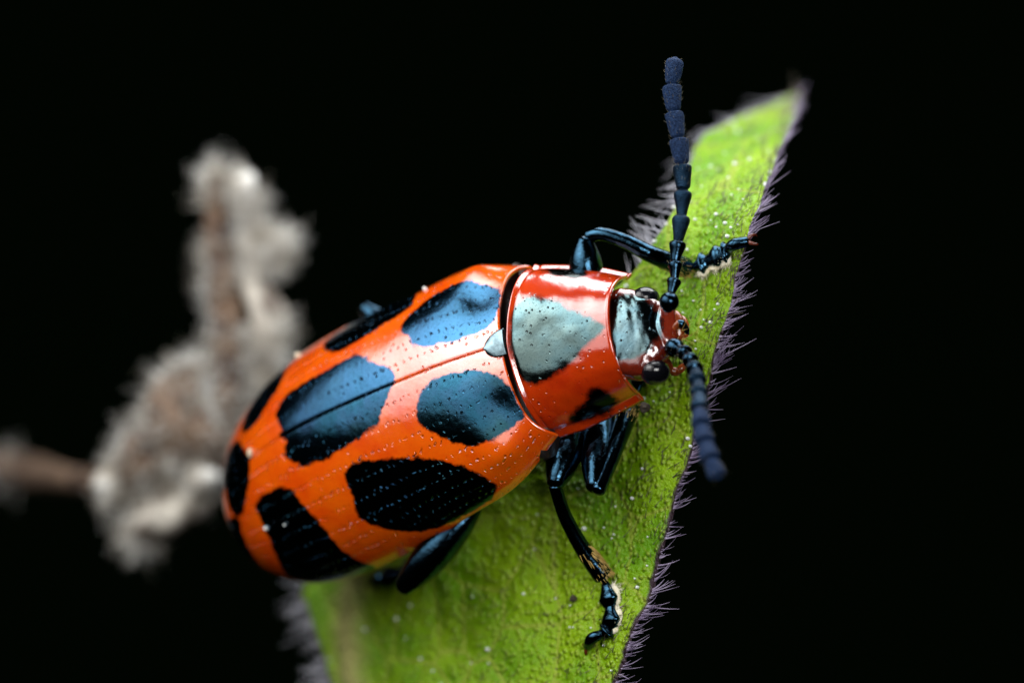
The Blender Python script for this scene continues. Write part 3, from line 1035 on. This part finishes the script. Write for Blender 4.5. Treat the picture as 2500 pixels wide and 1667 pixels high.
# right hind leg, drawn in under the wing case
leg(J(1090, 1165, 1.85), J(925, 1350, 2.45), [J(922, 1345, 2.2), J(960, 1320, 1.2), J(1000, 1280, 0.5), J(1020, 1240, 0.25)],
    [J(990, 1270, 0.15), J(930, 1310, 0.12), J(880, 1328, 0.12), J(868, 1338, 0.1)], rf=0.26, rt=0.10, pads=False)
# left foreleg, arched beyond the pronotum and holding the far edge of the leaf
leg(L2W((0.9, 0.7, -0.5)), ray(1343, 552, -0.1), [ray(1352, 543, -0.1), ray(1385, 538, 0.0), ray(1440, 556, 0.1), ray(1495, 584, 0.1), J(1574, 614, 0.2)],
    [J(1596, 612, 0.16), J(1618, 602, 0.14), J(1655, 584, 0.14), J(1668, 578, 0.14), J(1716, 555, 0.1)], rf=0.235, rt=0.115, side_dir=np.array([0.1, -1.0, 0.2]))
# left middle and hind legs, tucked behind the body
leg(L2W((-0.6, 0.7, -0.7)), L2W((-0.9, 1.75, -0.25)), [L2W((-0.9, 1.75, -0.3)), L2W((-0.95, 1.5, -0.6)), L2W((-1.0, 1.2, -0.95))], [L2W((-1.0, 1.1, -1.0)), L2W((-0.9, 0.9, -1.0)), L2W((-0.8, 0.7, -1.0))], pads=False, claw=False)
kn = ray(838, 708, -2.7)
leg(L2W((-2.4, 0.8, -0.6)), kn, [kn, 0.5 * kn + 0.5 * L2W((-2.7, 1.4, -0.9)), L2W((-2.6, 1.2, -1.0))], [L2W((-2.6, 1.2, -1.0)), L2W((-2.5, 1.0, -1.0)), L2W((-2.4, 0.8, -1.0))], rf=0.22, pads=False, claw=False)


# ------------------------------------------------------------------ crumbs and dust lying on the beetle and the leaf
def crumb(name, centre, size, mat, label, cat='crumb', stretch=(1, 1, 1), seed=0):
    r = np.random.default_rng(seed)
    ph = np.linspace(0.02, np.pi - 0.02, 10)
    t2 = np.linspace(0, 2 * np.pi, 14, endpoint=False)
    Pp = np.stack([np.sin(ph)[:, None] * np.cos(t2), np.sin(ph)[:, None] * np.sin(t2), np.cos(ph)[:, None] * np.ones(14)], -1)
    k = 1 + 0.6 * vnoise(Pp[..., 0] * 1.8 + seed, Pp[..., 1] * 1.8 + Pp[..., 2] + 7, seed)
    Pp = Pp * k[..., None] * np.array(stretch) * size
    o = mesh_obj(name, Pp.reshape(-1, 3), grid_faces(10, 14, wrap=True, flip=True), mat)
    o.location = centre
    o['label'] = label
    o['category'] = cat
    return o


def on_elytra(dx, dy, lift):
    t, q = pick_e((dx, dy))
    return L2W(elytra_local(np.array([t]), np.array([q])))[0, 0] + AX_D * lift


crumb('plant_crumb', on_elytra(577, 1042, 0.03), 0.07, M_CRUMB, 'pale elongated crumb stuck on the suture near the rear of the wing cases', stretch=(0.6, 1.3, 0.7), seed=3)
crumb('plant_crumb', on_elytra(683, 815, 0.02), 0.055, M_CRUMB, 'tan crumb on the far outer edge of the wing cases beside the twig', seed=5)
crumb('dust_speck', on_elytra(978, 664, 0.03), 0.035, M_DUST, 'white dust speck on the outer edge behind the far shoulder of the wing case', 'speck', seed=6)
crumb('dust_speck', on_elytra(612, 1213, 0.01), 0.036, M_DUST, 'brightest white dust speck on the black patch at the rear', 'speck', seed=7)
crumb('dust_speck', on_elytra(655, 1206, 0.005), 0.022, M_DUST, 'small white dust speck on the black rear patch, farther from the wing tip', 'speck', seed=8)
crumb('soil_crumb', leaf_at(1316, 1374, 0.03), 0.065, M_DARKCRUMB, 'round black soil crumb lying on the green leaf beside the foot', seed=9)
crumb('soil_crumb', ray(1482, 935, 0.75), 0.085, M_DARKCRUMB, 'dark rough crumb clinging to the front corner of the pronotum', seed=10)

# ------------------------------------------------------------------ the dry hairy twig behind
TZ = -10.0
twig = empty('dried_twig', ray(300, 1110, TZ))
twig['label'] = 'dry grey brown twig covered in white down behind the beetle'
twig['category'] = 'twig'
TW = np.array(twig.location)
tw = lambda pts: np.array([ray(a, b, TZ + z) for a, b, z in pts]) - TW
PARTS = [
    ('stem', [(-60, 1072, -8), (60, 1085, -5.5), (130, 1098, -3.2), (200, 1108, -1.2), (250, 1112, 0)], [0.42, 0.40, 0.37, 0.32, 0.28], M_TWIG, 0.25),
    ('stem', [(225, 1110, 0), (270, 1110, 0), (330, 1112, 0), (430, 1105, 0), (540, 1090, 0), (640, 1060, 0)], [0.25, 0.35, 0.42, 0.5, 0.45, 0.35], M_TWIG2, 0.2),
    ('stalk', [(545, 1080, 0), (520, 980, 0.3), (525, 880, 0.4), (520, 760, 0.3), (515, 640, 0.2), (505, 540, 0.0), (500, 460, 0), (497, 405, 0)], [0.35, 0.32, 0.32, 0.36, 0.36, 0.34, 0.28, 0.16], M_TWIG, 0.22),
    ('stalk', [(600, 900, -0.2), (610, 800, 0), (612, 720, 0.2), (588, 650, 0.2), (580, 575, 0.1), (575, 500, 0), (562, 450, 0.2)], [0.35, 0.42, 0.40, 0.30, 0.24, 0.2, 0.26], M_TWIG2, 0.3),
    ('side_shoot', [(590, 640, 0.1), (615, 590, 0.2), (635, 565, 0.3), (655, 545, 0.3)], [0.25, 0.25, 0.2, 0.1], M_TWIG2, 0.2),
    ('dry_bract', [(480, 1070, 0.4), (430, 1000, 0.6), (400, 940, 0.6), (420, 880, 0.4), (455, 840, 0.2)], [0.5, 0.75, 0.62, 0.4, 0.15], M_TWIG, 0.3),
    ('dry_bract', [(300, 1100, 0.3), (330, 1040, 0.5), (380, 1000, 0.5), (440, 960, 0.4)], [0.4, 0.55, 0.5, 0.3], M_TWIG, 0.3),
    ('dry_bract', [(460, 1110, 0.3), (400, 1160, 0.3), (340, 1210, 0.3), (320, 1250, 0.2)], [0.5, 0.7, 0.6, 0.3], M_TWIG2, 0.35),
    ('bud', [(555, 440, 0.3), (565, 420, 0.4), (575, 405, 0.3)], [0.18, 0.26, 0.14], M_DOWN, 0.1),
    ('bud', [(440, 1110, 0.7), (465, 1100, 0.8), (490, 1095, 0.7)], [0.3, 0.42, 0.25], M_DOWN, 0.15),
    ('bud', [(225, 1110, 0.3), (245, 1108, 0.4), (265, 1112, 0.3)], [0.2, 0.3, 0.2], M_DOWN, 0.15),
]
hb, hd = [], []
for nm, pts, rad, mat, lump in PARTS:
    P = tw(pts)
    rad = [x * 0.82 for x in rad]
    V, F = tube_geo(P, rad, n=44, sides=22, lump=lump, lump_scale=2.6)
    mesh_obj(nm, V, F, mat, twig)
    C, r = catmull(P, rad, 44)
    m = int(240 * len(pts)) if nm != 'bud' else 260
    if pts[0][0] < 0:
        m = 300
    idx = rng.integers(0, len(V), m)
    ci_ = np.argmin(((V[idx][:, None] - C[None]) ** 2).sum(-1), 1)
    dd = V[idx] - C[ci_]
    dd /= np.linalg.norm(dd, axis=1, keepdims=True) + 1e-9
    dens = vnoise(V[idx][:, 0] * 1.2 + 40, V[idx][:, 1] * 1.2 + 40, 61) > -0.16
    hb.append(V[idx][dens] + rng.normal(size=(dens.sum(), 3)) * 0.02)
    hd.append((dd + rng.normal(size=(m, 3)) * 0.3)[dens])
hb, hd = np.concatenate(hb), np.concatenate(hd)
n = len(hb)
V, F = hairs_geo(hb, hd, np.clip(0.27 + 0.11 * rng.normal(size=n), 0.06, 0.6), np.full(n, 0.013), rng.normal(size=(n, 3)) * 0.15, seg=2)
dn = mesh_obj('down_hairs', V, F, M_DOWN, twig)
dn['kind'] = 'stuff'
